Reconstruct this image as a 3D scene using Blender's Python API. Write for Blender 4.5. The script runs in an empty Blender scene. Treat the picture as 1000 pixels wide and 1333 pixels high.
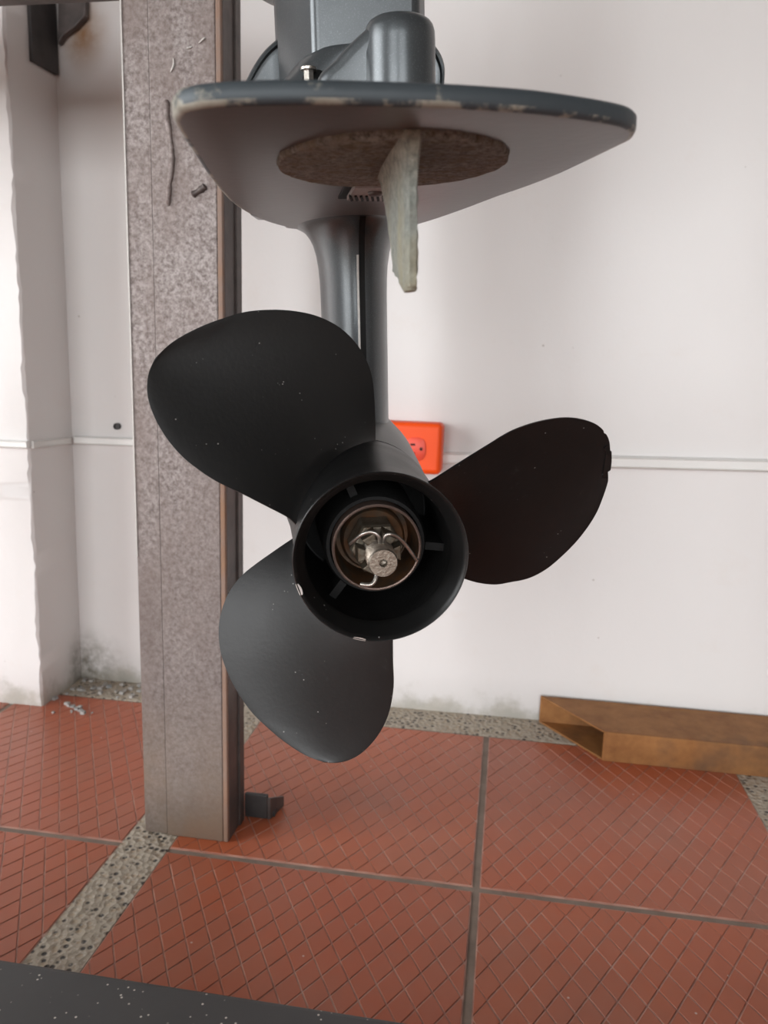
import bpy, bmesh, math, random
import numpy as np
from mathutils import Vector, Matrix
PI = math.pi
scn = bpy.context.scene
C = scn.collection
rnd = random.Random(7)

# ---------------------------------------------------------------- camera
F_PX, CAM_H = 1020.0, 0.57
def cam_matrix(pitch, yaw, roll):
    p, y, r = np.radians([pitch, yaw, roll])
    fwd = np.array([-np.sin(y)*np.cos(p), np.cos(y)*np.cos(p), -np.sin(p)])
    right = np.array([np.cos(y), np.sin(y), 0.]); down = np.cross(fwd, right)
    c, s = np.cos(r), np.sin(r)
    return np.stack([right*c+down*s, -right*s+down*c, fwd], 1)
CM = cam_matrix(10.43, 8.85, -1.63)
CP = np.array([0, 0, CAM_H])
cd = bpy.data.cameras.new('camera'); cam = bpy.data.objects.new('camera', cd); C.objects.link(cam)
cd.sensor_fit = 'HORIZONTAL'; cd.sensor_width = 36; cd.lens = F_PX/1000*36; cd.clip_start = .01
mw = Matrix.Identity(4)
for i in range(3):
    mw[i][0] = CM[i, 0]; mw[i][1] = -CM[i, 1]; mw[i][2] = -CM[i, 2]; mw[i][3] = CP[i]
cam.matrix_world = mw
cd.dof.use_dof = True; cd.dof.focus_distance = .47; cd.dof.aperture_fstop = 20
scn.camera = cam

# ---------------------------------------------------------------- light
EXPOSURE = 0.0
SKY = 9.9
w = bpy.data.worlds.new('world'); scn.world = w; w.use_nodes = True
bg = w.node_tree.nodes['Background']; bg.inputs[0].default_value = (.97, .985, 1, 1); bg.inputs[1].default_value = SKY
RX0, RX1, RY0, WALL_Y, RZ = -2.8, 2.8, -4.6, 1.235, 3.0
ADDED_DOORS = ((-2.45, -.25, 0.0, 2.15), (.46, 2.4, 0.0, 2.15))      # unseen openings added behind camera, spaced for reflected bands: x0, x1, z0, z1
SIDE = ((-1.9, .2, .0, 2.0),)                                # opening added in the unseen left wall for side light: y0, y1, z0, z1
def portal(name, loc, rot, sx, sy):
    l = bpy.data.lights.new(name, 'AREA'); l.shape = 'RECTANGLE'; l.size = sx; l.size_y = sy; l.energy = 1; l.cycles.is_portal = True
    o = bpy.data.objects.new(name, l); C.objects.link(o); o.location = loc; o.rotation_euler = rot; return o
for d in ADDED_DOORS: portal('added_door_portal', ((d[0]+d[1])/2, RY0-.06, (d[2]+d[3])/2), (PI/2, 0, 0), d[1]-d[0], d[3]-d[2])
for d in SIDE: portal('added_side_portal', (RX0-.06, (d[0]+d[1])/2, (d[2]+d[3])/2), (PI/2, 0, -PI/2), d[1]-d[0], d[3]-d[2])
vs = scn.view_settings; vs.view_transform = 'Standard'; vs.look = 'None'; vs.gamma = 1; vs.exposure = EXPOSURE; vs.use_curve_mapping = False

# ---------------------------------------------------------------- pixel -> place
def ray(px): return CM @ np.array([px[0]-500, px[1]-666.5, F_PX])/F_PX
def onz(px, z=0.): r = ray(px); return CP + r*(z-CAM_H)/r[2]
def ony(px, y): r = ray(px); return CP + r*y/r[1]
def onx(px, x): r = ray(px); return CP + r*x/r[0]
# outboard frame: origin = centre of the propeller's rear rim, u forward along the shaft, v right, w up
MO = CP + ray((497, 728))*.40
MU = ray((363.3, 404)); MU /= np.linalg.norm(MU)
v0 = np.cross(MU, [0, 0, 1.]); v0 /= np.linalg.norm(v0); w0 = np.cross(v0, MU)
_c, _s = math.cos(math.radians(3)), math.sin(math.radians(3))
MV = v0*_c + w0*_s; MW = w0*_c - v0*_s
def W(a, x, z): return MO + MU*a + MV*x + MW*z
def mloc(P): Q = np.asarray(P)-MO; return np.array([Q@MU, Q@MV, Q@MW])
def m_onw(px, H): d = ray(px); return mloc(CP + d*((H-(CP-MO)@MW)/(d@MW)))
def m_onv(px, X): d = ray(px); return mloc(CP + d*((X-(CP-MO)@MV)/(d@MV)))
def m_ona(px, a): d = ray(px); return mloc(CP + d*((a-(CP-MO)@MU)/(d@MU)))

# ---------------------------------------------------------------- materials
class NT:
    def __init__(s, name):
        s.m = bpy.data.materials.new(name); s.m.use_nodes = True; s.t = s.m.node_tree; s.b = s.t.nodes['Principled BSDF']
        s.tc = s.t.nodes.new('ShaderNodeTexCoord')
    def n(s, kind, **kw):
        nd = s.t.nodes.new('ShaderNode'+kind)
        for k, v in kw.items():
            if k in nd.inputs.keys() and not hasattr(nd, k): s.put(nd.inputs[k], v)
            else: setattr(nd, k, v)
        return nd
    def put(s, sock, v):
        if isinstance(v, bpy.types.NodeSocket): s.t.links.new(v, sock)
        elif isinstance(v, tuple) and len(v) == 3 and sock.type == 'RGBA': sock.default_value = (*v, 1)
        else: sock.default_value = v
    def noise(s, scale, detail=4, rough=.55, stretch=None, coord='Object', dist=0.):
        vec = s.tc.outputs[coord]
        if stretch:
            mp = s.t.nodes.new('ShaderNodeMapping'); s.t.links.new(vec, mp.inputs[0]); mp.inputs['Scale'].default_value = stretch; vec = mp.outputs[0]
        nd = s.t.nodes.new('ShaderNodeTexNoise'); s.t.links.new(vec, nd.inputs['Vector'])
        nd.inputs['Scale'].default_value = scale; nd.inputs['Detail'].default_value = detail; nd.inputs['Roughness'].default_value = rough
        nd.inputs['Distortion'].default_value = dist
        return nd.outputs['Fac']
    def voro(s, scale, feature='F1'):
        nd = s.t.nodes.new('ShaderNodeTexVoronoi'); nd.feature = feature; s.t.links.new(s.tc.outputs['Object'], nd.inputs['Vector']); nd.inputs['Scale'].default_value = scale
        return nd
    def ramp(s, fac, stops):
        nd = s.t.nodes.new('ShaderNodeValToRGB'); s.t.links.new(fac, nd.inputs[0]); e = nd.color_ramp.elements
        while len(e) < len(stops): e.new(.5)
        for el, (p, c) in zip(e, stops):
            el.position = p; el.color = (*c, 1) if isinstance(c, tuple) else (c, c, c, 1)
        return nd.outputs[0]
    def mix(s, fac, a, b, mode='MIX'):
        nd = s.t.nodes.new('ShaderNodeMix'); nd.data_type = 'RGBA'; nd.blend_type = mode
        s.put(nd.inputs[0], fac); s.put(nd.inputs[6], a); s.put(nd.inputs[7], b); return nd.outputs[2]
    def math(s, op, a, b=0., c=0., clamp=False):
        nd = s.t.nodes.new('ShaderNodeMath'); nd.operation = op; nd.use_clamp = clamp
        s.put(nd.inputs[0], a); s.put(nd.inputs[1], b); s.put(nd.inputs[2], c); return nd.outputs[0]
    def sep(s, coord='Object'):
        nd = s.t.nodes.new('ShaderNodeSeparateXYZ'); s.t.links.new(s.tc.outputs[coord], nd.inputs[0]); return nd.outputs
    def step(s, val, lo, hi):
        nd = s.t.nodes.new('ShaderNodeMapRange'); nd.interpolation_type = 'SMOOTHSTEP'; s.put(nd.inputs[0], val); nd.inputs[1].default_value = lo; nd.inputs[2].default_value = hi
        return nd.outputs[0]
    def spot(s, c, r, soft, sc=(1, 1, 1)):
        vm = s.t.nodes.new('ShaderNodeVectorMath'); vm.operation = 'SUBTRACT'; s.t.links.new(s.tc.outputs['Object'], vm.inputs[0]); vm.inputs[1].default_value = c
        vm1 = s.t.nodes.new('ShaderNodeVectorMath'); vm1.operation = 'MULTIPLY'; s.t.links.new(vm.outputs[0], vm1.inputs[0]); vm1.inputs[1].default_value = sc
        vm2 = s.t.nodes.new('ShaderNodeVectorMath'); vm2.operation = 'LENGTH'; s.t.links.new(vm1.outputs[0], vm2.inputs[0])
        return s.step(vm2.outputs['Value'], r+soft, r-soft)
    def bump(s, h, strength=.3, dist=.002, prev=None):
        nd = s.t.nodes.new('ShaderNodeBump'); nd.inputs['Strength'].default_value = strength; nd.inputs['Distance'].default_value = dist; s.t.links.new(h, nd.inputs['Height'])
        if prev: s.t.links.new(prev, nd.inputs['Normal'])
        return nd.outputs[0]
    def done(s, col, rough=.5, metal=0., normal=None, spec=None, coat=0.):
        s.put(s.b.inputs['Base Color'], col); s.put(s.b.inputs['Roughness'], rough); s.put(s.b.inputs['Metallic'], metal)
        if normal: s.t.links.new(normal, s.b.inputs['Normal'])
        if spec is not None: s.b.inputs['Specular IOR Level'].default_value = spec
        if coat: s.b.inputs['Coat Weight'].default_value = coat; s.b.inputs['Coat Roughness'].default_value = .25
        return s.m
M = {}
def mk_wall():
    t = NT('wall_paint'); z = t.sep()[2]
    col = t.mix(t.noise(1.6, 4), (.70, .68, .665), (.64, .615, .60))
    col = t.mix(t.math('MULTIPLY', t.ramp(t.noise(9, 6, .7), [(.58, 0.), (.75, 1.)]), .25), col, (.60, .52, .46))
    # grime climbing from the floor
    g = t.math('MULTIPLY', t.step(t.math('ADD', z, t.math('MULTIPLY', t.noise(16, 6, .65), -.13)), -.02, -.062), .7)
    col = t.mix(g, col, t.mix(t.noise(40, 3), (.20, .20, .16), (.42, .37, .29)))
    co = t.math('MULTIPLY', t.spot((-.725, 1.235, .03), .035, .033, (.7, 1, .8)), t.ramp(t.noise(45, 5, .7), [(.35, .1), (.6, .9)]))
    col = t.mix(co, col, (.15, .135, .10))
    # rust run under the wall bracket
    st = t.math('MULTIPLY', t.spot((-.69, 1.235, 1.07), .03, .028, (1, 1, .7)), t.ramp(t.noise(26, 4), [(.2, .3), (.6, 1.)]))
    col = t.mix(st, col, (.25, .13, .055))
    sp = t.ramp(t.voro(34).outputs['Distance'], [(.04, 1.), (.07, 0.)])
    sp = t.math('MULTIPLY', sp, t.ramp(t.noise(7, 2), [(.60, 0.), (.66, 1.)]))
    col = t.mix(t.math('MULTIPLY', sp, .6), col, (.24, .19, .16))
    b = t.bump(t.noise(5, 3, .5, (1, 1, .35)), .12, .02)
    b = t.bump(t.noise(120, 4, .6), .10, .002, b)
    t.b.inputs['Anisotropic'].default_value = 1.
    cx = t.t.nodes.new('ShaderNodeCombineXYZ'); cx.inputs[2].default_value = 1; t.t.links.new(cx.outputs[0], t.b.inputs['Tangent'])
    return t.done(col, t.math('ADD', t.math('MULTIPLY', t.noise(6, 4), .08), .30), 0, b, 1., .4)
M['wall'] = mk_wall()
def mk_tile():
    t = NT('terracotta'); z = t.sep()[2]; oi = t.t.nodes.new('ShaderNodeObjectInfo')
    col = t.mix(t.noise(14, 5, .6, coord='Object'), (.49, .122, .044), (.39, .094, .040))
    col = t.mix(t.math('MULTIPLY', oi.outputs['Random'], .5), col, (.36, .092, .050))
    col = t.mix(t.math('MULTIPLY', t.ramp(t.noise(5, 5, .65), [(.40, 0.), (.66, 1.)]), .42), col, (.31, .155, .11))
    gr = t.math('MULTIPLY', t.step(z, .00405, .0036), t.ramp(t.noise(9, 4, .7), [(.30, .45), (.66, .95)]))
    col = t.mix(gr, col, t.mix(t.ramp(t.noise(30, 3), [(.4, 0.), (.6, 1.)]), (.56, .37, .30), (.34, .19, .15)))
    sp = t.ramp(t.voro(60).outputs['Distance'], [(.05, 1.), (.09, 0.)])
    sp = t.math('MULTIPLY', sp, t.ramp(t.noise(23, 2), [(.62, 0.), (.66, 1.)]))
    col = t.mix(sp, col, (.62, .50, .45))
    return t.done(col, t.math('ADD', t.math('MULTIPLY', t.noise(20, 4), .25), .27), 0, t.bump(t.noise(150, 4), .10, .001), .5)
M['tile'] = mk_tile()
def mk_mortar():
    t = NT('mortar')
    v = t.voro(135); v2 = t.voro(230)
    col = t.mix(t.noise(25, 5), (.36, .31, .25), (.50, .44, .35))
    col = t.mix(t.ramp(v.outputs['Distance'], [(.28, 1.), (.46, 0.)]), col, t.mix(t.math('GREATER_THAN', v.outputs['Color'], .45), (.075, .068, .062), (.42, .34, .25)))
    col = t.mix(t.math('MULTIPLY', t.ramp(v2.outputs['Distance'], [(.15, 1.), (.35, 0.)]), .5), col, (.60, .55, .48))
    return t.done(col, .85, 0, t.bump(t.math('ADD', t.noise(90, 5), v.outputs['Distance']), .6, .004), .3)
M['mortar'] = mk_mortar()
M['grout'] = None
def simple(name, a, b, scale, rough, metal=0., bs=.1, bscale=None, spec=None, det=5, stretch=None, bd=.001, coat=0.):
    t = NT(name)
    col = t.mix(t.ramp(t.noise(scale, det, .6, stretch), [(.3, 0.), (.7, 1.)]), a, b)
    return t.done(col, rough, metal, t.bump(t.noise(bscale or scale*5, 4), bs, bd) if bs else None, spec, coat)
M['grout'] = simple('grout', (.30, .24, .195), (.20, .155, .125), 30, .85, 0, .4, 200, .3)
M['ceiling'] = simple('ceiling_paint', (.22, .19, .18), (.19, .16, .155), 3, .7)
M['yard'] = simple('yard_concrete', (.27, .25, .22), (.22, .20, .18), 2, .9)
M['room'] = simple('room_paint', (.36, .32, .30), (.31, .28, .26), 3, .6)
def mk_prop():
    t = NT('prop_black')
    col = t.mix(t.noise(18, 5, .6), (.0045, .0047, .0048), (.0075, .0078, .0078))
    v = t.voro(330); d = t.ramp(v.outputs['Distance'], [(.10, 1.), (.17, 0.)])
    d = t.math('MULTIPLY', d, t.ramp(t.noise(90, 2), [(.62, 0.), (.68, 1.)]))
    d2 = t.ramp(t.noise(60, 6, .7, (1, .25, 1)), [(.66, 0.), (.78, 1.)])
    col = t.mix(t.math('MULTIPLY', d2, .25), col, (.09, .09, .088))
    col = t.mix(t.math('MULTIPLY', d, .7), col, (.30, .29, .28))
    r = t.math('ADD', t.math('MULTIPLY', t.noise(30, 5), .16), .31)
    return t.done(col, r, 0, t.bump(t.noise(420, 4), .12, .0006), .42)
M['prop'] = mk_prop()
def mk_paint():
    t = NT('motor_paint')
    col = t.mix(t.noise(30, 5), (.056, .066, .072), (.074, .083, .088))
    fl = t.math('MULTIPLY', t.ramp(t.noise(1400, 2), [(.55, 0.), (.72, 1.)]), .35)
    col = t.mix(fl, col, (.17, .185, .195))
    ch = t.ramp(t.noise(26, 6, .7), [(.70, 0.), (.76, 1.)])
    col = t.mix(t.math('MULTIPLY', ch, .35), col, (.28, .26, .23))
    return t.done(col, t.math('ADD', t.math('MULTIPLY', t.noise(40, 4), .15), .24), .45, t.bump(t.noise(300, 3), .06, .0006), .5, .25)
M['paint'] = mk_paint()
def mk_edge(name, add):
    t = NT(name)
    n = t.noise(30, 6, .68)
    tip = W(*m_onw((228, 152), .181))-W(.2, 0, -.16); low = W(*m_onw((590, 139), .181))-W(.2, 0, -.16)
    bias = t.math('ADD', t.math('MULTIPLY', t.spot(tuple(tip), .017, .014), .20), t.math('MULTIPLY', t.spot(tuple(low), .010, .010), .09))
    bias = t.math('ADD', bias, add)
    col = t.mix(t.ramp(t.math('ADD', n, bias), [(.55, 0.), (.60, 1.)]), (.050, .062, .070), t.mix(t.noise(110, 5, .7), (.40, .39, .335), (.15, .135, .105)))
    return t.done(col, .5, .2, t.bump(n, .5, .001), .4)
M['edge'] = mk_edge('worn_plate_edge', 0.)
M['edge_low'] = mk_edge('worn_plate_lower_edge', .10)
def mk_under():
    t = NT('plate_underside')
    col = t.mix(t.noise(12, 5), (.135, .128, .126), (.165, .155, .150))
    d = t.ramp(t.noise(55, 6, .7, (1, 1, 1)), [(.66, 0.), (.72, 1.)])
    col = t.mix(t.math('MULTIPLY', d, .7), col, (.05, .04, .035))
    return t.done(col, .38, .25, t.bump(t.noise(160, 4), .15, .001), .5)
M['under'] = mk_under()
def mk_anode():
    t = NT('anode_crust')
    n = t.noise(420, 6, .8); n2 = t.noise(120, 4, .6)
    col = t.mix(t.ramp(n, [(.36, 0.), (.64, 1.)]), (.12, .10, .085), (.60, .53, .45))
    col = t.mix(t.ramp(n2, [(.45, 0.), (.65, .6)]), col, (.27, .19, .11))
    return t.done(col, .9, 0, t.bump(t.math('ADD', n, n2), 1., .005), .2)
M['anode'] = mk_anode()
def mk_fin():
    t = NT('zinc_fin')
    n = t.noise(300, 6, .75); n2 = t.noise(40, 4, .6, (1, 1, .4))
    col = t.mix(t.ramp(n, [(.3, 0.), (.7, 1.)]), (.17, .19, .17), (.40, .42, .38))
    col = t.mix(t.ramp(n2, [(.46, 0.), (.64, .6)]), col, (.40, .36, .23))
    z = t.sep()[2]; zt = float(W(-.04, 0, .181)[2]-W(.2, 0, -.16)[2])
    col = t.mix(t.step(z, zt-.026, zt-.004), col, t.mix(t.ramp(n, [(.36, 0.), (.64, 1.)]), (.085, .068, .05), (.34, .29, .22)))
    return t.done(col, .62, .3, t.bump(n, .9, .002), .4)
M['fin'] = mk_fin()
def mk_steel():
    t = NT('mill_steel'); x = t.sep()
    n = t.noise(190, 6, .78); n2 = t.noise(16, 6, .65, (1, 1, .4))
    col = t.mix(t.ramp(n, [(.38, 0.), (.62, 1.)]), (.120, .092, .085), (.36, .322, .308))
    col = t.mix(t.ramp(n2, [(.42, 0.), (.66, .65)]), col, (.17, .128, .113))
    col = t.mix(t.math('MULTIPLY', t.step(x[2], .62, .15), .55), col, t.mix(t.ramp(t.noise(22, 5, .65, (1, 1, .5)), [(.35, 0.), (.65, 1.)]), (.215, .178, .162), (.13, .10, .09)))
    foot = t.math('MULTIPLY', t.step(x[2], .22, .0), t.ramp(t.noise(14, 4), [(.3, .4), (.6, 1.)]))
    col = t.mix(t.math('MULTIPLY', foot, .85), col, t.mix(t.noise(20, 4), (.17, .155, .13), (.25, .15, .085)))
    return t.done(col, .52, .25, t.bump(n, .25, .001), .45)
M['steel'] = mk_steel()
def mk_rust(name, a, b, c):
    t = NT(name); n = t.noise(24, 6, .7)
    col = t.mix(t.ramp(n, [(.3, 0.), (.7, 1.)]), a, b)
    col = t.mix(t.ramp(t.noise(7, 4, .6), [(.52, 0.), (.68, .8)]), col, c)
    return t.done(col, .62, .15, t.bump(t.noise(160, 5), .3, .0015), .4)
M['rust'] = mk_rust('rusty_steel', (.22, .090, .027), (.38, .175, .058), (.11, .062, .036))
M['rustedge'] = mk_rust('rust_strip', (.26, .15, .10), (.24, .18, .15), (.30, .155, .07))
M['darksteel'] = simple('dark_steel', (.060, .050, .047), (.125, .100, .092), 28, .5, .3, .25)
def mk_beam():
    t = NT('black_beam_paint')
    col = t.mix(t.noise(10, 5), (.040, .039, .040), (.058, .056, .055))
    d = t.ramp(t.voro(150).outputs['Distance'], [(.10, 1.), (.17, 0.)])
    d = t.math('MULTIPLY', d, t.ramp(t.noise(34, 2), [(.50, 0.), (.56, 1.)]))
    col = t.mix(d, col, (.55, .50, .45))
    return t.done(col, .5, 0, t.bump(t.noise(120, 4), .15, .001), .5)
M['beam'] = mk_beam()
M['orange'] = simple('orange_plastic', (.95, .085, .0), (.92, .080, .0), 10, .5, 0, 0)
M['red_insert'] = simple('red_insert', (.86, .085, .045), (.82, .08, .04), 10, .4, 0, 0)
M['slot'] = simple('dark_slot', (.05, .008, .005), (.03, .006, .004), 10, .8, 0, 0)
M['white_plastic'] = simple('white_plastic', (.76, .755, .73), (.72, .715, .69), 12, .35, 0, .05)
M['stainless'] = simple('stainless', (.55, .53, .49), (.36, .33, .29), 160, .3, .9, .2)
M['shaft'] = simple('shaft_steel', (.36, .32, .27), (.20, .165, .13), 260, .42, .85, .3, 700)
M['nutbrass'] = simple('crusted_nut', (.16, .15, .12), (.085, .052, .028), 220, .5, .6, .4, 600)
def mk_cup():
    t = NT('rusty_sleeve')
    col = t.mix(t.ramp(t.noise(70, 5), [(.38, 0.), (.62, 1.)]), (.050, .042, .032), (.105, .048, .020))
    return t.done(col, .45, .5, t.bump(t.noise(300, 4), .3, .001), .4)
M['cup'] = mk_cup()
M['sleeve_rim'] = simple('sleeve_rim', (.20, .14, .115), (.145, .10, .085), 200, .4, .6, .2)
M['gear'] = simple('gearcase_paint', (.028, .030, .032), (.040, .041, .042), 40, .34, .2, .08)
M['grille'] = simple('grille_metal', (.42, .37, .35), (.32, .28, .26), 120, .45, .3, .2)
M['rubber'] = simple('black_rubber', (.006, .006, .006), (.009, .009, .009), 90, .65, 0, .3, None, .2)
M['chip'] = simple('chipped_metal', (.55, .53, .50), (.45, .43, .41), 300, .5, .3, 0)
M['bracket'] = simple('bracket_steel', (.030, .028, .029), (.060, .054, .052), 30, .55, .2, .2)
M['crumb'] = simple('plaster_crumb', (.46, .42, .38), (.26, .27, .27), 60, .85)

# ---------------------------------------------------------------- mesh helpers
def mesh_obj(name, verts, faces, mat, parent=None, smooth=None, mats=None, fm=None):
    me = bpy.data.meshes.new(name)
    org = parent_origin(parent)
    me.from_pydata([tuple(float(c) for c in (np.asarray(v, float)-org)) for v in verts], [], [tuple(f) for f in faces])
    bm = bmesh.new(); bm.from_mesh(me); bmesh.ops.recalc_face_normals(bm, faces=bm.faces); bm.to_mesh(me); bm.free()
    for m in (mats or [mat]): me.materials.append(M[m])
    if fm:
        for p, k in zip(me.polygons, fm): p.material_index = k
    if smooth is not None:
        me.shade_smooth(); me.set_sharp_from_angle(angle=math.radians(smooth))
    o = bpy.data.objects.new(name, me); C.objects.link(o)
    if parent is not None: o.parent = parent
    return o
ORG = {}
def parent_origin(p):
    if p is None: return np.zeros(3)
    return ORG.get(p.name, np.zeros(3))
def thing(name, label, cat, loc, group=None):
    o = bpy.data.objects.new(name, None); C.objects.link(o); o.location = tuple(float(c) for c in loc); o.empty_display_size = .05
    o['label'] = label; o['category'] = cat
    if group: o['group'] = group
    ORG[o.name] = np.array(loc, float)
    return o
def sub(parent, child): ORG[child.name] = parent_origin(parent); return child      # a part that will parent sub-parts (no own offset)
def tag(o, label, cat, group=None):
    o['label'] = label; o['category'] = cat
    if group: o['group'] = group
    return o
def rebase(o, p):
    # move a top-level mesh's origin to point p
    p = Vector([float(c) for c in p]); o.data.transform(Matrix.Translation(-p)); o.location = p; return o
def struct(o): o['kind'] = 'structure'; return o
BOXF = [(0, 3, 2, 1), (4, 5, 6, 7), (0, 1, 5, 4), (1, 2, 6, 5), (2, 3, 7, 6), (3, 0, 4, 7)]
def box_v(x0, x1, y0, y1, z0, z1): return [(x0, y0, z0), (x1, y0, z0), (x1, y1, z0), (x0, y1, z0), (x0, y0, z1), (x1, y0, z1), (x1, y1, z1), (x0, y1, z1)]
def bevel(o, wdt, seg=2):
    md = o.modifiers.new('bevel', 'BEVEL'); md.width = wdt; md.segments = seg; md.limit_method = 'ANGLE'; md.angle_limit = math.radians(40); return o
def box(name, b, mat, parent=None, bev=0., **k):
    o = mesh_obj(name, box_v(*b), BOXF, mat, parent, **k)
    if bev: bevel(o, bev)
    return o
def loft(rings, cap=True, close=True):
    n = len(rings[0]); V = [p for r in rings for p in r]; Fc = []
    for i in range(len(rings)-1):
        for j in range(n if close else n-1):
            k = (j+1) % n; Fc.append((i*n+j, i*n+k, (i+1)*n+k, (i+1)*n+j))
    if cap: Fc.append(tuple(range(n))[::-1]); Fc.append(tuple((len(rings)-1)*n+j for j in range(n)))
    return V, Fc
def tube(pts, rad, n=8):
    pts = [np.asarray(p, float) for p in pts]; rings = []; prev = None
    for i, p in enumerate(pts):
        d = pts[min(i+1, len(pts)-1)]-pts[max(i-1, 0)]; d /= np.linalg.norm(d)
        if prev is None:
            prev = np.cross(d, [0, 0, 1.] if abs(d[2]) < .9 else [1., 0, 0])
        a = prev-d*(prev@d); a /= np.linalg.norm(a); b = np.cross(d, a); prev = a
        r = rad[i] if isinstance(rad, (list, tuple)) else rad
        rings.append([p+r*(a*math.cos(2*PI*j/n)+b*math.sin(2*PI*j/n)) for j in range(n)])
    return loft(rings)
def smooth_path(P, k=5):
    P = [np.asarray(p, float) for p in P]; out = []
    for i in range(len(P)-1):
        p0, p1, p2, p3 = P[max(i-1, 0)], P[i], P[i+1], P[min(i+2, len(P)-1)]
        for j in range(k):
            t = j/k; out.append(.5*((2*p1)+(-p0+p2)*t+(2*p0-5*p1+4*p2-p3)*t*t+(-p0+3*p1-3*p2+p3)*t**3))
    out.append(P[-1]); return out
def lathe_m(prof, n=64, close=False):
    # profile of (a, r) turned round the propeller shaft
    rings = [[W(a, r*math.sin(2*PI*j/n), r*math.cos(2*PI*j/n)) for j in range(n)] for a, r in prof]
    V, Fc = loft(rings, cap=False)
    if close: Fc += [((len(prof)-1)*n+j, (len(prof)-1)*n+(j+1) % n, (j+1) % n, j) for j in range(n)]
    return V, Fc
def merge(*parts):
    V, Fc = [], []
    for v, f in parts:
        o = len(V); V += list(v); Fc += [tuple(i+o for i in q) for q in f]
    return V, Fc

# ================================================================ the setting
TX0, TW, STRIP = -.373, .3655, .052
JY = .788; TROW = .377; GAP = .008
floor = struct(box('floor', (RX0, RX1, RY0-.3, WALL_Y+.1, -.08, .0026), 'grout'))
sub(None, floor)
# one diamond-relief terracotta tile, shared by every tile
def tile_mesh(wd, dp):
    V, Fc = box_v(0, wd, 0, dp, -.004, .0035)[:], list(BOXF)
    px, py, g = .0263, .0435, .0016
    for r in range(-1, int(dp/py*2)+3):
        for c in range(-1, int(wd/px)+3):
            cx = c*px+(px/2 if r % 2 else 0); cy = r*py/2
            pl = [(cx-px/2, cy), (cx, cy-py/2), (cx+px/2, cy), (cx, cy+py/2)]
            for ax, s, lim in ((0, 1, .001), (0, -1, -(wd-.001)), (1, 1, .001), (1, -1, -(dp-.001))):
                q = []
                for i in range(len(pl)):
                    a, b = pl[i], pl[(i+1) % len(pl)]; da, db = s*a[ax]-lim, s*b[ax]-lim
                    if da >= 0: q.append(a)
                    if (da >= 0) != (db >= 0):
                        t = da/(da-db); q.append((a[0]+(b[0]-a[0])*t, a[1]+(b[1]-a[1])*t))
                pl = q
                if not pl: break
            if len(pl) < 3: continue
            mx, my = sum(p[0] for p in pl)/len(pl), sum(p[1] for p in pl)/len(pl)
            if max(p[0] for p in pl)-min(p[0] for p in pl) < .004 or max(p[1] for p in pl)-min(p[1] for p in pl) < .006: continue
            L, H = [[(mx+(x-mx)*k, my+(y-my)*k) for x, y in pl] for k in (.960, .900)]
            o = len(V); n = len(L)
            V += [(x, y, .0034) for x, y in L]+[(x, y, .0043) for x, y in H]
            Fc.append(tuple(o+n+i for i in range(n)))
            Fc += [(o+i, o+(i+1) % n, o+n+(i+1) % n, o+n+i) for i in range(n)]
    return V, Fc
tv, tf = tile_mesh(TW-GAP, TROW-GAP)
t0 = mesh_obj('tile', tv, tf, 'tile', floor); first = True
def column_x():
    for pair in range(-2, 3):
        base = TX0+pair*(2*TW+STRIP)
        for k in (0, 1): yield base+k*TW
for row in range(-4, 1):
    for x in column_x():
        if x < RX0 or x+TW > RX1: continue
        o = t0 if first else t0.copy()
        if not first: C.objects.link(o); o.parent = floor
        first = False
        o.location = (x+GAP/2, JY+row*TROW+GAP/2, .0)
# grout lines / concrete strips between the tile panels
for pair in range(-2, 3):
    x1 = TX0+pair*(2*TW+STRIP)
    if x1-STRIP > RX0+.05: box('concrete_strip', (x1-STRIP-.0035, x1+.0035, -1.4, WALL_Y, -.01, .0038), 'mortar', floor)
box('concrete_strip', (RX0, RX1, JY+TROW, WALL_Y+.02, -.01, .0041), 'mortar', floor)
# walls
def wavy_wall(name, x0, x1, y, z1, amp=.0016):
    nx, nz = 60, 40; V = []; Fc = []
    for k in range(nz+1):
        for i in range(nx+1):
            x = x0+(x1-x0)*i/nx; z = -.02+(z1+.02)*k/nz
            V.append((x, y+amp*(math.sin(x*9+z*2.1)*.6+math.sin(x*4.3-z*3.3+1)+.5*math.sin(z*7.7+x*2)), z))
    for k in range(nz):
        for i in range(nx):
            a = k*(nx+1)+i; Fc.append((a, a+1, a+nx+2, a+nx+1))
    return struct(mesh_obj(name, V, Fc, 'wall', smooth=60))
wavy_wall('wall_back', RX0, RX1, WALL_Y+.003, RZ)
# plastered pillar on the left with an uneven, chipped corner
def pillar():
    nz = 260; rings = []
    for k in range(nz+1):
        z = RZ*k/nz; j = .0012*math.sin(z*31)+.0010*math.sin(z*77+1)+.0009*math.sin(z*190)+.0007*math.sin(z*310+2)
        e = .003+.001*math.sin(z*50); yf = 1.112+.0015*math.sin(z*5)
        ring = [(-1.15, WALL_Y+.03, z), (-1.15, yf, z), (-.85, yf+.002*math.sin(z*12), z), (-.735-e+j, yf, z), (-.735+j*.5, yf+e, z), (-.735+.001*math.sin(z*20), 1.18, z), (-.737, WALL_Y+.03, z)]
        rings.append(ring)
    V, Fc = loft(rings)
    return struct(mesh_obj('wall_pillar', V, Fc, 'wall', smooth=35))
pillar()
struct(box('ceiling', (RX0-.2, RX1+.2, RY0-.2, WALL_Y+.2, RZ, RZ+.1), 'ceiling'))
struct(box('wall_right', (RX1, RX1+.12, RY0-.2, WALL_Y+.2, -.02, RZ), 'room'))
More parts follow.
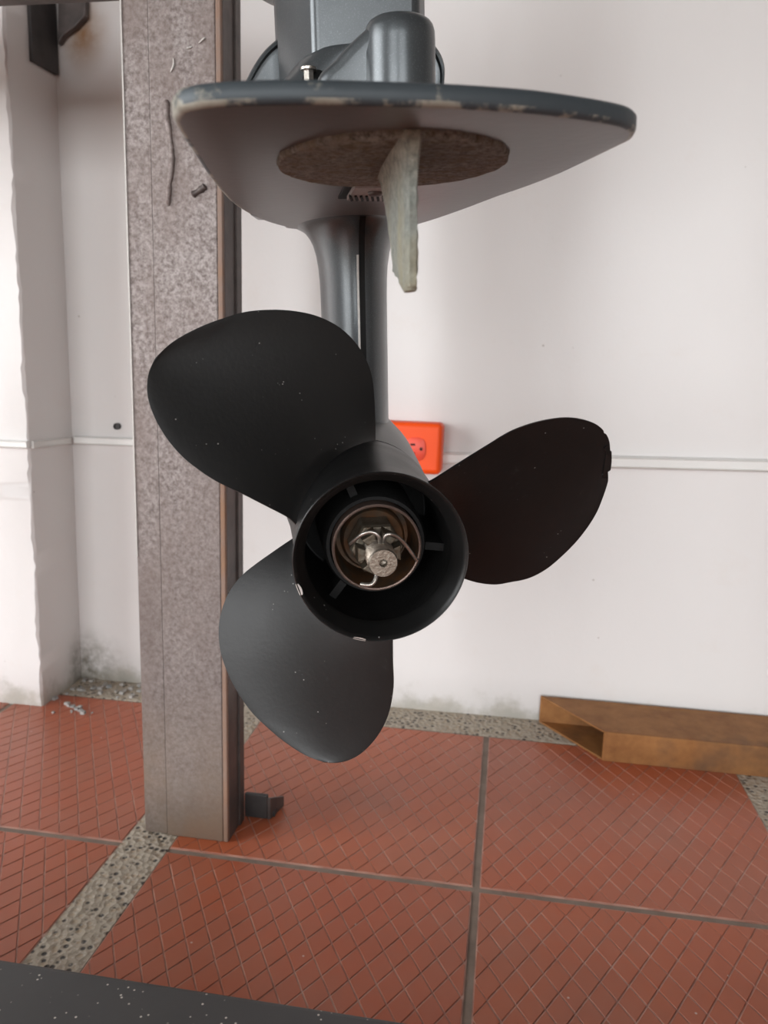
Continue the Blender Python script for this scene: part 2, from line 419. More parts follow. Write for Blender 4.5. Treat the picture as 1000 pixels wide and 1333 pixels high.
def wall_open(name, along, a0, a1, fixed, ops):
    V, Fc = [], []; cur = a0; B = []
    for o0, o1, z0, z1 in ops:
        B += [(cur, o0, -.02, RZ), (o0, o1, z1, RZ)]; cur = o1
    B.append((cur, a1, -.02, RZ))
    for (p0, p1, q0, q1) in B:
        b = box_v(p0, p1, fixed-.12, fixed, q0, q1) if along == 'x' else box_v(fixed-.12, fixed, p0, p1, q0, q1)
        V, Fc = merge((V, Fc), (b, BOXF))
    return struct(mesh_obj(name, V, Fc, 'room'))
wall_open('wall_front', 'x', RX0-.12, RX1+.12, RY0, ADDED_DOORS)  # pier between the added openings gives the reflected dark band
wall_open('wall_left', 'y', RY0-.12, WALL_Y+.2, RX0, SIDE)
gv, gf = [], []
for b in ((-14, 14, -16, RY0-.3), (-14, RX0, RY0-.3, 8)): gv, gf = merge((gv, gf), ([(b[0], b[2], -.03), (b[1], b[2], -.03), (b[1], b[3], -.03), (b[0], b[3], -.03)], [(0, 1, 2, 3)]))
struct(mesh_obj('ground', gv, gf, 'yard'))

# ================================================================ propeller
PITCH_K, A0, RK, PHI0 = .27363/(2*PI), .04235, -.0070864, -1.1105
TRAIL = [(.0405, -15.5), (.044, -13.6), (.049, -10.8), (.059, -8.9), (.075, -7.0), (.091, -5.9), (.106, -4.0), (.116, -2.2), (.126, .2), (.136, 3.2), (.143, 6.0), (.148, 9.3), (.1503, 12.6)]
LEAD = [(.0405, 73.5), (.049, 71.5), (.061, 69.2), (.073, 67.4), (.083, 65.9), (.092, 63.8), (.1, 61.2), (.109, 57.4), (.116, 53.7), (.123, 48.9), (.129, 43.6), (.134, 38.6), (.139, 33.1), (.142, 28.6), (.146, 22.8), (.1493, 17.2), (.1503, 12.6)]
TRAIL_CHIPPED = [(.0405, -17.5), (.044, -15.6), (.049, -13.2), (.057, -11.0), (.069, -8.8), (.082, -7.1), (.096, -5.7), (.108, -3.5), (.118, -1.3), (.128, 1.2), (.137, 4.2), (.144, 7.3), (.1478, 10.5), (.1488, 13.0), (.1492, 15.0)]
LEAD_CHIPPED = LEAD[:7]+[(.106, 58.2), (.115, 54.2), (.122, 49.5), (.128, 43.9), (.135, 37.3), (.141, 30.9), (.144, 26.3), (.1466, 22.1), (.1486, 18.0), (.1492, 15.0)]
def resample(P, n):
    Q = np.array([(r*math.sin(math.radians(p)), r*math.cos(math.radians(p)), r, p) for r, p in P])
    Q = np.array(smooth_path(Q, 8)); s = np.concatenate([[0], np.cumsum(np.hypot(*np.diff(Q[:, :2], axis=0).T))]); s /= s[-1]
    t = np.linspace(0, 1, n); t = 1-(1-t)**1.15
    return np.stack([np.interp(t, s, Q[:, 2]), np.interp(t, s, Q[:, 3])], 1)
def blade_mesh(idx):
    NS, NC = 110, 24
    T, L = resample(TRAIL_CHIPPED if idx == 1 else TRAIL, NS), resample(LEAD_CHIPPED if idx == 1 else LEAD, NS)
    if idx == 1:                                        # chipped tip: two small bites out of the edge
        for i in range(NS):
            for P in (T, L):
                for c, wd, dp in ((13.7, 1.0, .0042), (20.6, 1.05, .0046), (9.6, .5, .0007)):
                    d = abs(P[i, 1]-c)
                    if P[i, 0] > .13 and d < wd: P[i, 0] -= dp*(1-(d/wd)**2)
    rot = PHI0+math.radians(3)+idx*2*PI/3
    grid = {0: [], 1: []}
    for i in range(NS):
        s = i/(NS-1)
        for j in range(NC+1):
            q = .5-.5*math.cos(PI*j/NC)
            r = T[i, 0]*(1-q)+L[i, 0]*q; p = math.radians(T[i, 1]*(1-q)+L[i, 1]*q)
            a = A0+PITCH_K*p-RK*r
            cup = -.0035*math.sin(PI*q)**1.5*math.sin(PI*min(1, s*1.05))       # hollow pressure face
            e = max(0, 4*q*(1-q)); edge = 1-s**6
            th = .0009+.0046*(1-.75*s)*math.sqrt(e)*edge
            fil = .007*max(0, (.052-r)/.010)**2 if r < .052 else 0
            nn = np.array([1., 0, 0])
            tang = PITCH_K/max(r, .03)
            # forward normal in (u, phi-hat)
            ln = math.hypot(1, tang); nu, nph = 1/ln, -tang/ln
            for side in (0, 1):
                off = (-fil*e-cup) if side == 0 else (th+fil*e-cup)
                aa = a+nu*off; ph = p+nph*off/r+rot
                grid[side].append(W(aa, r*math.sin(ph), r*math.cos(ph)))
    m = NC+1; n0 = NS*m; V = grid[0]+grid[1]; Fc = []
    for i in range(NS-1):
        for j in range(NC):
            a = i*m+j; Fc.append((a, a+1, a+m+1, a+m)); Fc.append((n0+a, n0+a+m, n0+a+m+1, n0+a+1))
        for j in (0, NC):
            a = i*m+j; Fc.append((a, a+m, n0+a+m, n0+a))
    for j in range(NC):
        Fc.append((j, j+1, n0+j+1, n0+j)); a = (NS-1)*m+j; Fc.append((a, a+1, n0+a+1, n0+a))
    return V, Fc
prop = thing('propeller', 'black three-bladed boat propeller with one chipped blade tip', 'propeller', W(.05, 0, 0))
hubp = [(.0, .0450), (.0008, .0455), (.004, .0450), (.012, .0440), (.03, .0440), (.06, .0447), (.085, .0455), (.097, .0460), (.0985, .0455), (.0985, .042), (.094, .0412), (.03, .0408), (.014, .0402), (.0125, .0386), (.0105, .0392), (.0095, .0398), (.003, .0428), (.0004, .0443), (.0, .0450)]
hub = mesh_obj('hub', *lathe_m(hubp, 96), 'prop', prop, smooth=35); sub(prop, hub)
mesh_obj('exhaust_bore', *lathe_m([(.0130, .0391), (.03, .0392), (.094, .0400), (.094, .0410), (.0135, .0400), (.0130, .0391)], 72), 'rubber', prop, smooth=35)
# white chips on the rim
for ang, ln, wd in ((252, 4.0, .0013), (196, 4.2, .0008)):
    V, Fc = [], []
    for k in range(6):
        t = math.radians(ang+ln*(k/5-.5)*2); hw = wd*(.4+.6*math.sin(PI*k/5))
        V += [W(-.00025, (.0446-hw)*math.sin(t), (.0446-hw)*math.cos(t)), W(.0006, .04565*math.sin(t), .04565*math.cos(t)), W(.0006+hw*1.4, .0455*math.sin(t), .0455*math.cos(t))]
    for k in range(5):
        for q in (0, 1): Fc.append((k*3+q, k*3+q+1, k*3+q+4, k*3+q+3))
    mesh_obj('paint_chip', V, Fc, 'chip', hub)
for i in range(3): mesh_obj('blade', *blade_mesh(i), 'prop', prop, smooth=50)
# exhaust-side inner barrel, three webs, rusty sleeve, thrust washer, nut, shaft, cotter pin
inner = [(.026, .0268), (.030, .0282), (.095, .0300), (.095, .0245), (.030, .0243), (.026, .0250), (.026, .0268)]
mesh_obj('inner_barrel', *lathe_m(inner, 64), 'rubber', prop, smooth=35)
for k in range(3):
    t = math.radians(-22+120*k); d = np.array([math.sin(t), math.cos(t)]); e = np.array([d[1], -d[0]]); V = []
    for a in (.032, .092):
        for r in (.026, .0405):
            for s_ in (-1, 1): p = d*r+e*s_*.0022; V.append(W(a, p[0], p[1]))
    mesh_obj('web', V, [(0, 1, 3, 2), (4, 6, 7, 5), (0, 2, 6, 4), (1, 5, 7, 3), (0, 4, 5, 1), (2, 3, 7, 6)], 'rubber', prop)
sl = [(.020, .0238), (.020, .0230), (.0205, .0226), (.045, .0205), (.046, .0), ]
mesh_obj('sleeve', *lathe_m(sl[:4]+[(.046, .012)], 64), 'cup', prop, smooth=40)
mesh_obj('sleeve_rim', *lathe_m([(.0195, .0227), (.0192, .0234), (.0197, .0241), (.030, .0241), (.030, .0227), (.0195, .0227)], 64), 'sleeve_rim', prop, smooth=40)
mesh_obj('thrust_washer', *lathe_m([(.038, .0085), (.0365, .0165), (.038, .0178), (.044, .0180)], 48), 'cup', prop, smooth=40)
def nut():
    V, Fc = [], []
    hexr = lambda t: .0128/math.cos(((t+PI/6) % (PI/3))-PI/6)
    n = 60; rings = []
    for a, k in ((.036, 1), (.020, 1), (.018, .93)):
        rings.append([W(a, k*hexr(2*PI*j/n)*math.sin(2*PI*j/n), k*hexr(2*PI*j/n)*math.cos(2*PI*j/n)) for j in range(n)])
    rings.append([W(.018, .008*math.sin(2*PI*j/n), .008*math.cos(2*PI*j/n)) for j in range(n)])
    V, Fc = loft(rings, cap=False)
    for k in range(6):                                  # castle crenels
        t0_ = 2*PI*k/6+.17; seg = []
        for rr in (.0082, .0128):
            for a in (.0185, .0085):
                for t in (t0_, t0_+.70): seg.append(W(a, (rr-(.0008 if a < .01 else 0))*math.sin(t), (rr-(.0008 if a < .01 else 0))*math.cos(t)))
        V, Fc = merge((V, Fc), (seg, [(0, 1, 3, 2), (4, 6, 7, 5), (0, 2, 6, 4), (1, 5, 7, 3), (2, 3, 7, 6), (0, 4, 5, 1)]))
    return V, Fc
bevel(mesh_obj('castle_nut', *nut(), 'nutbrass', prop), .0006, 2)
sh = [(.045, .0078)]
for k in range(18):
    a = .020-k*.0014; sh += [(a, .0078), (a-.0007, .0071)]
sh += [(-.0055, .0076), (-.0068, .0070), (-.0068, .0021), (-.003, .0019), (-.002, .0001)]
mesh_obj('shaft', *lathe_m(sh, 40), 'shaft', prop, smooth=50)
def px_path(pts): return [W(*m_ona((x, y), a)) for x, y, a in pts]
P1 = merge(tube(smooth_path(px_path([(456, 708, .010), (463, 702, .007), (472, 695.5, .004), (482, 692.5, .002), (489, 694, .001), (493.5, 699, .001), (495, 708, .003), (495, 720, .006)]), 4), .00098, 8),
           tube(smooth_path(px_path([(499.5, 720, .006), (499.5, 708, .003), (500.5, 701, .001), (504, 696, .000), (510, 695.5, .000), (518, 699, .002), (526, 706.5, .004), (534, 717, .006), (543, 729.5, .009)]), 4), .00098, 8),
           tube(smooth_path(px_path([(491, 742, .004), (489.5, 752, .002), (486, 759, .001), (480, 761.5, .001), (470, 760.5, .003)]), 4), .0012, 8))
mesh_obj('cotter_pin', *P1, 'stainless', prop, smooth=60)

# ================================================================ outboard leg
HP = .181
motor = thing('outboard_motor', 'grey outboard motor leg with wide flat plate above the propeller', 'outboard motor', W(.2, 0, -.16))
XC = .011
# plate
pl_px = [(225, 158), (231, 147), (245, 142.5), (262, 139.5), (300, 136.5), (350, 135), (400, 134.5), (475, 136), (550, 138), (620, 141), (700, 146.5), (760, 154), (800, 160.5), (820, 166), (828, 173), (822, 183), (800, 194), (760, 213), (720, 231), (680, 246), (650, 256), (610, 271), (570, 285), (540, 294), (505, 304)]
pl_left = [(410, 303), (390, 300), (370, 295.5), (350, 290), (330, 282), (314, 273), (300, 263), (285, 247), (270, 228), (255, 206), (240, 184), (229, 167)]
outl = [m_onw(p, HP)[:2] for p in pl_px]+[np.array(q) for q in ((.285, .036), (.31, .026), (.325, XC), (.31, -.004), (.285, -.014))]+[m_onw(p, HP)[:2] for p in pl_left]
outl = [np.array(q) for q in smooth_path(outl+[outl[0]], 3)][:-1]
cen = np.mean(outl, 0)
def shr(k): 
    out = []
    n = len(outl)
    for i in range(n):
        t = outl[(i+1) % n]-outl[i-1]; t = t/np.linalg.norm(t); nn = np.array([-t[1], t[0]])
        if nn@(cen-outl[i]) < 0: nn = -nn
        out.append(outl[i]+nn*k)
    return out
rings = [[W(q[0], q[1], z) for q in shr(k)] for k, z in ((.0022, HP), (.0006, HP+.0004), (0, HP+.0016), (0, HP+.0052), (.0010, HP+.0063), (.0040, HP+.0072))]
V, Fc = loft(rings)
n = len(outl); fm = [(3 if i < 2*n else (1 if i < 5*n else 0)) for i in range(len(Fc)-2)]+[2, 0]
pv = mesh_obj('anti_ventilation_plate', V, Fc, None, motor, smooth=50, mats=['paint', 'edge', 'under', 'edge_low'], fm=fm)
# crusted round anode with its fin
da, dx, sa, sx = -.043, .0015, .0568, .0456
rr = []
for k, z in ((.0, HP+.001), (1., HP+.001), (1., HP-.0012), (.985, HP-.0022), (.80, HP-.0026), (.0, HP-.003)):
    ring = []
    for j in range(120):
        t = 2*PI*j/120; wob = 1+.006*math.sin(t*23)+.005*math.sin(t*41+1)+.004*math.sin(t*9)
        ring.append(W(da+sa*k*wob*math.cos(t), dx+sx*k*wob*math.sin(t), z))
    rr.append(ring)
an = mesh_obj('anode_disc', *loft(rr[1:5]), 'anode', motor, smooth=50); sub(motor, an)
XF = .0005
fin_aft = [m_onv(p, XF)[[0, 2]] for p in [(538, 168), (538, 220), (538, 270), (538, 320), (537.5, 350), (537.5, 372), (536, 379)]]
fin_fwd = [m_onv(p, XF)[[0, 2]] for p in [(494, 226), (499, 243), (505, 277), (511, 325), (514, 353), (521, 364), (529, 381)]]
rings = []
for i, (p, q) in enumerate(zip(fin_aft, fin_fwd)):
    s = i/6; th = .0026-.0008*s; ring = []
    if i == 0: th = .0042
    for k, (f_, h_) in enumerate(((0, .55), (.06, 1), (.3, 1.1), (.7, .9), (.97, .5), (1, .15))):
        c = p*(1-f_)+q*f_; ring.append(W(c[0], XF+th*h_, c[1]))
    for f_, h_ in ((1, .15), (.97, .5), (.7, .9), (.3, 1.1), (.06, 1), (0, .55)):
        c = p*(1-f_)+q*f_; ring.append(W(c[0], XF-th*h_, c[1]))
    rings.append(ring)
rings = [[a*(1-t)+b*t for a, b in zip(r0, r1)] for r0, r1 in zip(rings[:-1], rings[1:]) for t in (0, .25, .5, .75)]+[rings[-1]]
for r_ in rings[6:]:
    for k in range(len(r_)): r_[k] = r_[k]+MU*rnd.uniform(-.0005, .0005)+MV*rnd.uniform(-.0003, .0003)
mesh_obj('trim_fin', *loft(rings), 'fin', an, smooth=45)
# small grille cover under the plate
ga, gx = .036, .001
gp = mesh_obj('grille_cover', *(lambda b: ([W(p[0], p[1], p[2]) for p in b], BOXF))(box_v(.004, .060, -.0125, .0145, HP-.0012, HP+.001)), 'rubber', motor); sub(motor, gp)
mesh_obj('grille_plate', *(lambda b: ([W(p[0], p[1], p[2]) for p in b], BOXF))(box_v(.006, .049, -.0088, .0125, HP-.0034, HP-.001)), 'grille', gp)
for k in range(7):
    x = -.008+k*.0027
    mesh_obj('grille_slot', *(lambda b: ([W(p[0]-.9*(p[1]-x), p[1]+.15*(p[0]-.04), p[2]) for p in b], BOXF))(box_v(.030, .046, x, x+.0011, HP-.0042, HP-.003)), 'rubber', gp)
scv = [[W(.018+r*math.cos(2*PI*j/20), .002+r*math.sin(2*PI*j/20), z) for j in range(20)] for r, z in ((.0035, HP-.003), (.0035, HP-.0045), (.0026, HP-.0052))]
mesh_obj('screw', *loft(scv), 'darksteel', gp, smooth=40)
# strut below the plate, with a flared root
XS = .0085
def foil(z, le, te, half, tt, n=26):
    top = []
    for k in range(n+1):
        t = .5-.5*math.cos(PI*k/n)           # 0 = trailing, 1 = leading
        y = tt*(1-t)+(half-tt*.5)*(max(0., math.sin(PI*t**.66))**.85 if 0 < t < 1 else 0)
        top.append((te+(le-te)*t, y))
    pts = top+[(a, -y) for a, y in top[::-1]]
    return [W(a, XS+y, z) for a, y in pts]
rings = []
for z, gr in ((.0, 1.), (.05, 1.), (.09, 1.), (.13, 1.), (.143, 1.01), (.153, 1.04), (.162, 1.10), (.169, 1.19), (.174, 1.30), (.178, 1.44), (.1805, 1.60), (.1818, 1.74)):
    rings.append(foil(z, .335+(gr-1)*.02, .158-(gr-1)*.025, .0232*gr, .0026))
strut = mesh_obj('strut', *loft(rings), 'paint', motor, smooth=40); sub(motor, strut)
def mbox(b): return [W(*p) for p in box_v(*b)], BOXF
def te_strip(name, x0, x1, zs, mat, d):
    rings = []
    for z in zs:
        gr = np.interp(z, [.143, .153, .162, .169, .174, .178, .1805], [1.01, 1.04, 1.10, 1.19, 1.30, 1.44, 1.60]) if z > .143 else 1.
        te = .158-(gr-1)*.025
        rings.append([W(te-d, XS+x0, z), W(te-d, XS+x1, z), W(te+.004, XS+x1, z), W(te+.004, XS+x0, z)])
    return mesh_obj(name, *loft(rings), mat, strut)
zz = [0, .06, .12, .143, .150, .158, .165, .171, .175, .178, .1803]
te_strip('trailing_groove', -.0012, .0026, zz, 'rubber', .0010)
te_strip('edge_highlight', -.0026, -.0013, zz[:6], 'chip', .0013)  # pale strip holds the bevel highlight beside the groove
mesh_obj('dark_bore_ring', *lathe_m([(.0995, .012), (.0995, .0398), (.1010, .0398), (.1010, .012), (.0995, .012)], 64), 'rubber', motor, smooth=35)  # black ring added to keep the far end of the bore dark
# gearcase torpedo and skeg
tp = [(.1012, .030), (.1012, .0445), (.1025, .0458), (.14, .0490), (.20, .0530), (.26, .0535), (.31, .0490), (.35, .0400), (.38, .0270), (.395, .0140), (.400, .0008)]
mesh_obj('gearcase', *lathe_m(tp, 64), 'gear', motor, smooth=40)
rings = []
for z, te, le, h in ((-.035, .13, .33, .008), (-.08, .16, .30, .006), (-.13, .19, .275, .004), (-.155, .21, .255, .002)):
    rings.append([W(te, 0, z), W(te+.02, h, z), W(le-.03, h, z), W(le, 0, z), W(le-.03, -h, z), W(te+.02, -h, z)])
mesh_obj('skeg', *loft(rings), 'paint', motor, smooth=30)
# upper casing
def rrect(ca, cx, ha, hx, z, p=3.2, n=64):
    out = []
    for j in range(n):
        t = 2*PI*j/n; c, s = math.cos(t), math.sin(t)
        out.append(W(ca+ha*math.copysign(abs(c)**(2/p), c), cx+hx*math.copysign(abs(s)**(2/p), s), z))
    return out
def poly_loft(name, pts, zs, mat='paint', bev=.004):
    V = [W(a, x, z) for z in zs for a, x in pts]; k = len(pts); Fc = []
    for i in range(len(zs)-1):
        for j in range(k): Fc.append((i*k+j, i*k+(j+1) % k, (i+1)*k+(j+1) % k, (i+1)*k+j))
    Fc += [tuple(range(k))[::-1], tuple((len(zs)-1)*k+j for j in range(k))]
    return bevel(mesh_obj(name, V, Fc, mat, motor, smooth=35), bev, 4)
poly_loft('leg_column', [(.110, -.0195), (.110, .0390), (.122, .0450), (.30, .0450), (.32, .02), (.32, -.015), (.30, -.0390), (.150, -.0390)], (HP+.007, .25, .40, .56), bev=.0035)
mesh_obj('upper_flange', *loft([rrect(.235, .005, .095*k, .068*k, z, 2.4) for k, z in ((.90, .3500), (.97, .3515), (1, .355), (1, .369), (.97, .372))]), 'paint', motor, smooth=40)
# flared skirt each side of the column: a domed web with a rounded lip
sk = [(.0062-.0690, HP+.006), (-.0640, .2300), (-.0636, .2480), (-.0620, .2587), (-.0562, .2697), (-.0485, .2797), (-.0401, .2867), (-.0289, .2938), (-.0187, .2991), (.010, .3040), (.038, .3010), (.0540, .2925), (.0622, .2843), (.0657, .2786), (.0673, .2720), (.0668, .2608), (.0660, .2400), (.0665, HP+.006)]
sk = [np.array(p) for p in smooth_path(sk, 4)]
sc_ = np.array([.004, .22])
rings = [[W(a, *(sc_+(p-sc_)*k)) for p in sk] for a, k in ((.1745, .93), (.1740, .958), (.1705, .966), (.1700, .985), (.1712, .997), (.174, 1.), (.20, .99), (.25, .93), (.29, .80))]
mesh_obj('flared_skirt', *loft(rings), 'paint', motor, smooth=45)
# bulging cover in front of the column, arched top
cov = []
for z, xl, gr in ((HP+.007, -.0480, 0), (.225, -.0470, 0), (.2421, -.0445, 0), (.2475, -.0422, 0), (.2514, -.0385, 0), (.2564, -.0340, 0), (.2605, -.0300, 0), (.2635, -.0262, 0), (.2652, -.0225, 0), (.2660, -.0185, .0012)):
    ring = []; xr = .0430; aa = .1015+gr; 
    for k in range(13):                       # rounded left corner
        t = PI/2*k/12; R = .030; ring.append((aa+R-R*math.sin(t), xl+(R-R*math.cos(t))*.85))
    ring = [(.22, xl)]+ring+[(aa, xr-.008), (aa+.003, xr-.002), (aa+.010, xr), (.22, xr)]
    cov.append([W(a, x, z) for a, x in ring])
mesh_obj('lower_cover', *loft(cov), 'paint', motor, smooth=40)
# round vertical boss with a sloping web to its left
bs = []
for z, r in ((HP+.007, .0182), (.2309, .0180), (.2529, .0178), (.2575, .0176), (.2602, .0168), (.2618, .0156), (.2630, .0138), (.2636, .0105), (.2637, .005)):
    bs.append([W(.058-r*math.cos(2*PI*j/72), .0207+r*math.sin(2*PI*j/72), z) for j in range(72)])
mesh_obj('round_boss', *loft(bs), 'paint', motor, smooth=40)
wb = [tuple(p) for p in smooth_path([(.0207, .2618), (.0120, .2618), (.0052, .2592), (-.0055, .2520), (-.0120, .2463), (-.0165, .2432), (-.0195, .2405), (-.0210, .2330), (-.0215, HP+.007)], 3)]+[(.0207, HP+.007)]
rings = []
for a, k in ((.0475, -.0050), (.0490, -.0022), (.0520, -.0004), (.0560, 0.), (.105, .0)):
    rings.append([W(a+max(0, (.006-x))*.55, (x-k if x < .02 else x), (z+k*.8 if z > .2 else z)) for x, z in wb])
mesh_obj('boss_web', *loft(rings), 'paint', motor, smooth=50)
# bolt in its dark pocket
ba, (bx, bz) = .082, m_ona((402, 101), .082)[1:]
bt = mesh_obj('bolt', *loft([[W(ba+r*math.cos(2*PI*j/6), bx+r*math.sin(2*PI*j/6), z) for j in range(6)] for r, z in ((.0028, bz-.02), (.0028, bz+.0032), (.0025, bz+.0036))]), 'stainless', motor); sub(motor, bt)
mesh_obj('washer', *loft([[W(ba+r*math.cos(2*PI*j/20), bx+r*math.sin(2*PI*j/20), z) for j in range(20)] for r, z in ((.0043, bz+.0034), (.0043, bz+.0046), (.0038, bz+.0050))]), 'stainless', bt, smooth=40)
mesh_obj('bolt_pocket', *loft([[W(ba+.006+r*.4*math.cos(2*PI*j/24), bx+.004+r*math.sin(2*PI*j/24), z) for j in range(24)] for r, z in ((.0085, bz-.02), (.0085, bz-.001), (.006, bz+.0035), (.003, bz+.0052))]), 'rubber', motor, smooth=40)

# ================================================================ steel post and frame
PX0, PX1, PY0, PY1 = -.4115, -.3035, .815, .866
post = thing('steel_post', 'mottled bare steel channel post standing on the tiled floor', 'post', ((PX0+PX1)/2, (PY0+PY1)/2, .0044))
SEAM = PX0+.0295
def lbox(b): return box_v(*b), BOXF
mesh_obj('flange_strip', *lbox((PX0, SEAM-.0014, PY0+.0028, PY1, .0044, 1.62)), 'steel', post).modifiers
bevel(mesh_obj('face_plate', *lbox((SEAM, PX1-.0075, PY0, PY1-.003, .0044, 1.62)), 'steel', post), .0012)
bevel(mesh_obj('rusty_corner', *lbox((PX1-.0072, PX1-.0015, PY0-.0001, PY0+.006, .0044, 1.62)), 'rustedge', post), .0012, 2)
mesh_obj('edge_highlight', *lbox((PX0-.0006, PX0+.0009, PY0+.0014, PY0+.0032, .35, 1.62)), 'chip', post)  # pale strip: worn bright steel plus the edge highlight put into its colour
mesh_obj('shaded_side_plate', *lbox((PX1-.008, PX1-.0012, PY0+.005, PY1, .0044, 1.62)), 'darksteel', post)  # right side and lip use darker steel to hold their shade
mesh_obj('back_lip', *lbox((PX1-.006, PX1+.001, PY1-.014, PY1+.001, .0044, 1.62)), 'darksteel', post)
def bead(name, pts, rad, mat):
    P = smooth_path([ony(p, PY0-.0008) for p in pts], 4)
    R = [rad*(.7+.6*rnd.random()) for _ in P]; R[0] = R[-1] = rad*.5
    return mesh_obj(name, *tube(P, R, 7), mat, post, smooth=60)
bead('weld_bead', [(217, 130), (217, 150), (221, 175), (224, 200), (223, 222), (220, 245), (219, 268)], .0029, 'steel')
bead('weld_bead', [(250, 254), (260, 248), (268, 242)], .0036, 'darksteel')
for pts in ([(226, 76), (226, 85), (222, 94)], [(243, 63), (250, 61)], [(259, 56), (267, 49)], [(256, 117), (264, 114)], [(231, 124), (236, 122)], [(287, 112), (290, 110)]):
    bead('weld_spatter', pts, .0010, 'chip')
# steel angle foot beside the post
ft = [onz((322, 1070)), onz((358, 1064))]
fx0, fx1, fy = -.304, -.266, .872
foot = thing('steel_angle_foot', 'small dark steel angle on the tiles against the foot of the post', 'angle iron', ((fx0+fx1)/2, fy, .0044))
bevel(box('upright_leaf', (fx0, fx1-.008, fy, fy+.006, .0044, .036), 'bracket', foot), .001)
bevel(box('flat_leaf', (fx0, fx1, fy+.006, fy+.034, .0044, .0115), 'bracket', foot), .001)
bevel(mesh_obj('end_leaf', [(fx1-.008, fy, .0044), (fx1-.004, fy, .0044), (fx1+.004, fy+.034, .0044), (fx1, fy+.034, .0044), (fx1-.008, fy, .034), (fx1-.004, fy, .034), (fx1+.004, fy+.034, .018), (fx1, fy+.034, .018)], BOXF, 'darksteel', foot), .0006)
# horizontal beam off the post at the top left
zb = .9475
beam = tag(bevel(rebase(mesh_obj('steel_crossbeam', *lbox((-1.6, PX0+.0005, PY0+.004, PY1, zb, zb+.1)), 'darksteel'), (-1.0, .84, zb)), .002), 'dark steel beam running level from the post above the alcove', 'beam')
# bracket on the pillar's side
br = thing('wall_bracket', 'dark steel bracket plate fixed high in the corner beside the pillar', 'bracket', (-.73, 1.2, 1.0))
bevel(mesh_obj('plate', [(x, y, z) for x in (-.7375, -.729) for y, z in ((1.166, 1.0035), (1.236, 1.0075), (1.236, 1.25), (1.166, 1.25))], [(0, 1, 2, 3), (4, 7, 6, 5), (0, 4, 5, 1), (1, 5, 6, 2), (2, 6, 7, 3), (3, 7, 4, 0)], 'bracket', br), .001)
g = [ony(p, 1.226) for p in ((75, 58), (82, 46), (98, 34), (111, 20), (112, -60), (75, -60))]
bevel(mesh_obj('gusset', g+[q+np.array([0, .011, 0]) for q in g], [(0, 1, 2, 3, 4, 5), (11, 10, 9, 8, 7, 6)]+[(i, (i+1) % 6, 6+(i+1) % 6, 6+i) for i in range(6)], 'darksteel', br), .002)
# mitred rusty box channel lying by the wall
ch = thing('rusty_channel', 'rusty brown steel channel with a mitred open end lying by the wall', 'steel channel', (.3, 1.18, .0044))
z0, zt = .0044, .0505
fy0, fyb = 1.119, 1.232
xf0, xb0, xe, th = .166, .0755, .95, .003
def seg(name, P):      # P: four (x, y) floor corners, z range
    (c, za, zb_) = P
    V = [(x, y, za) for x, y in c]+[(x, y, zb_) for x, y in c]
    return bevel(mesh_obj(name, V, BOXF, 'rust', ch), .0008)
def cut(y): return xf0+(xb0-xf0)*(y-fy0)/(fyb-fy0)
seg('front_wall', ([(cut(fy0), fy0), (xe, fy0), (xe, fy0+th), (cut(fy0+th), fy0+th)], z0, zt))
seg('back_wall', ([(cut(fyb-th), fyb-th), (xe, fyb-th), (xe, fyb), (cut(fyb), fyb)], z0, zt))
seg('top_wall', ([(cut(fy0+th), fy0+th), (xe, fy0+th), (xe, fyb-th), (cut(fyb-th), fyb-th)], zt-th, zt))
seg('bottom_wall', ([(cut(fy0+th), fy0+th), (xe, fy0+th), (xe, fyb-th), (cut(fyb-th), fyb-th)], z0, z0+th))
# black painted beam across the foreground
hb = .07
yb = .6019*(CAM_H-hb)/CAM_H
bb = tag(bevel(rebase(mesh_obj('black_beam', *lbox((-1.3, 1.2, yb-.10, yb, .0044, hb)), 'beam'), (0, yb-.05, .0044)), .006, 4), 'black painted beam lying on the floor, dusted with pale grit', 'beam')

# ================================================================ outlet and raceway
OY = 1.192
ol = thing('outlet_box', 'orange plastic electrical outlet box mounted on the white wall', 'outlet', (-.16, WALL_Y, .405))
q0, q1 = ony((577, 551), OY+.01), ony((577, 618), OY+.01)
oz0, oz1, ox1 = q1[2], q0[2], q0[0]; ox0 = ox1-.118
bevel(mesh_obj('cover', *lbox((ox0, ox1, OY, WALL_Y+.002, oz0, oz1)), 'orange', ol, smooth=40), .008, 4)
def insert(cx, cz):
    n = 32; R = []
    for yy, k in ((OY+.002, 1), (OY-.0012, 1), (OY-.0018, .95)):
        R.append([(cx+.0158*k*math.copysign(abs(math.cos(2*PI*j/n))**.6, math.cos(2*PI*j/n)), yy, cz+.0178*k*math.copysign(abs(math.sin(2*PI*j/n))**.8, math.sin(2*PI*j/n))) for j in range(n)])
    o = mesh_obj('receptacle', *loft(R), 'red_insert', ol, smooth=40); sub(ol, o)
    for dz in (-.0068, .0068): box('slot', (cx-.0078, cx-.0005, OY-.0024, OY, cz+dz-.0015, cz+dz+.0015), 'slot', o)
    R = [[(cx+.0088+.0024*math.cos(2*PI*j/16), yy, cz+.0005+.0026*math.sin(2*PI*j/16)) for j in range(16)] for yy in (OY-.0024, OY)]
    mesh_obj('slot', *loft(R), 'slot', o)
ic = ony((541, 584.5), OY); insert(ic[0], ic[2]); insert(ic[0]-.044, ic[2])
sc = [[(ic[0]-.022+.0032*math.cos(2*PI*j/16), yy, ic[2]+.0032*math.sin(2*PI*j/16)) for j in range(16)] for yy in (OY-.0016, OY+.001)]
mesh_obj('screw', *loft(sc), 'white_plastic', ol)
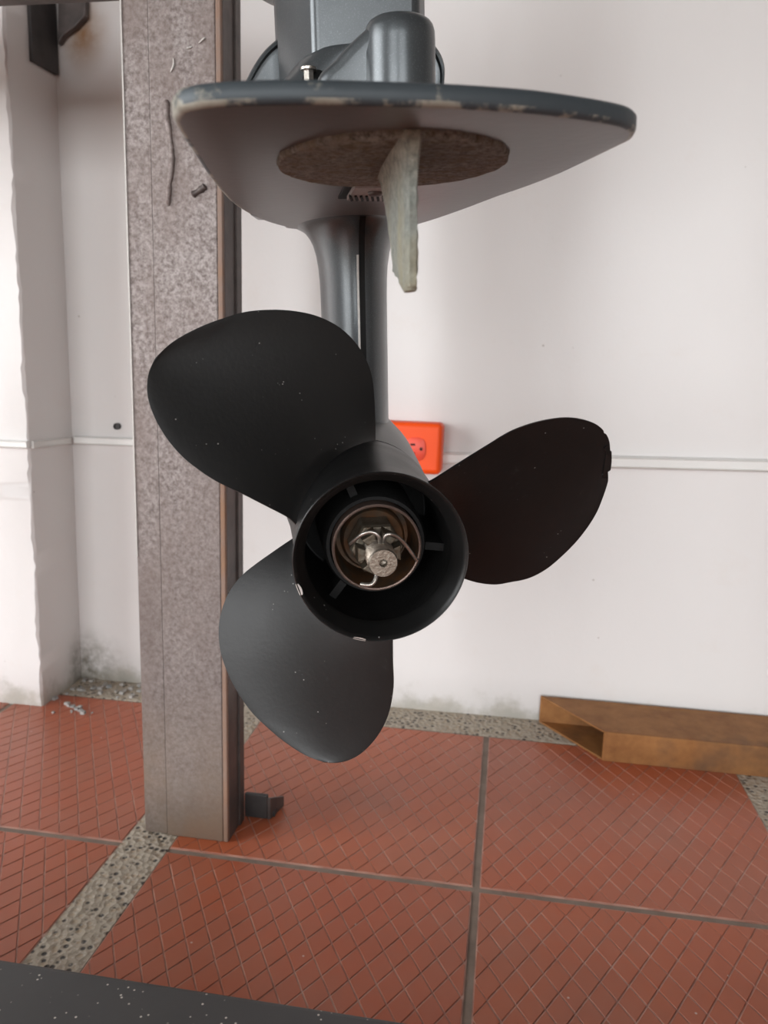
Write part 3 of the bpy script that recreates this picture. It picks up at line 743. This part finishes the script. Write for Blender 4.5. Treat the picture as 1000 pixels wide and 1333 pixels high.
def raceway(name, label, p0, p1, hgt, dep, nrm, grp='cable raceways'):
    p0, p1, nrm = np.array(p0), np.array(p1), np.array(nrm, float)
    prof = [(0, -.5), (.75, -.5), (1, -.36), (.86, -.30), (.86, .30), (1, .36), (.75, .5), (0, .5)]
    rings = [[p+nrm*dep*d+np.array([0, 0, hgt*h]) for d, h in prof] for p in (p0, p1)]
    o = mesh_obj(name, *loft(rings), 'white_plastic'); rebase(o, (p0+p1)/2)
    return tag(o, label, 'raceway')
raceway('cable_raceway', 'white plastic cable raceway running from the orange outlet along the wall', (-.104, WALL_Y+.004, .4325), (1.6, WALL_Y+.004, .4700), .0185, .014, (0, -1, 0))
raceway('cable_raceway', 'white plastic cable raceway on the alcove wall beside the steel post', (-.727, WALL_Y+.004, .4345), (ox0-.001, WALL_Y+.004, .4380), .0135, .012, (0, -1, 0))
raceway('cable_raceway', 'short white plastic cable raceway on the shaded side of the pillar', (-.739, 1.118, .4365), (-.739, WALL_Y-.010, .4340), .0115, .011, (1, 0, 0))
raceway('cable_raceway', 'white plastic cable raceway on the sunlit face of the pillar', (-1.14, 1.114, .4370), (-.733, 1.114, .4375), .0115, .011, (0, -1, 0))
hp = ony((152, 555), WALL_Y)
pl = [[(hp[0]+r*math.cos(2*PI*j/20), yy, hp[2]+r*math.sin(2*PI*j/20)) for j in range(20)] for r, yy in ((.0055, WALL_Y+.006), (.0055, WALL_Y-.0022), (.0040, WALL_Y-.0026), (.0035, WALL_Y))]
tag(rebase(mesh_obj('wall_plug', *loft(pl), 'bracket', smooth=40), (hp[0], WALL_Y, hp[2])), 'small round dark plug in the alcove wall beside the post', 'wall plug')
# plaster crumbs in the alcove corner
V, Fc = [], []
for k in range(44):
    if k < 26: x, y = rnd.uniform(-.74, -.60), rnd.uniform(1.17, 1.228)
    else: x, y = rnd.gauss(-.705, .035), rnd.gauss(1.125, .022)
    if x < -.735 and y > 1.10: continue
    if y > 1.228: continue
    s = rnd.uniform(.0015, .0050); c = np.array([x, y, .0044+s*.45]); b = []
    for p in box_v(-1, 1, -1, 1, -.6, .6): b.append(c+np.array(p)*s*np.array([rnd.uniform(.5, 1.1), rnd.uniform(.5, 1.1), rnd.uniform(.5, 1.)]))
    V, Fc = merge((V, Fc), (b, BOXF))
o = mesh_obj('plaster_crumbs', V, Fc, 'crumb'); rebase(o, (-.69, 1.15, .0044)); tag(o, 'pale plaster crumbs scattered at the foot of the pillar', 'debris'); o['kind'] = 'stuff'
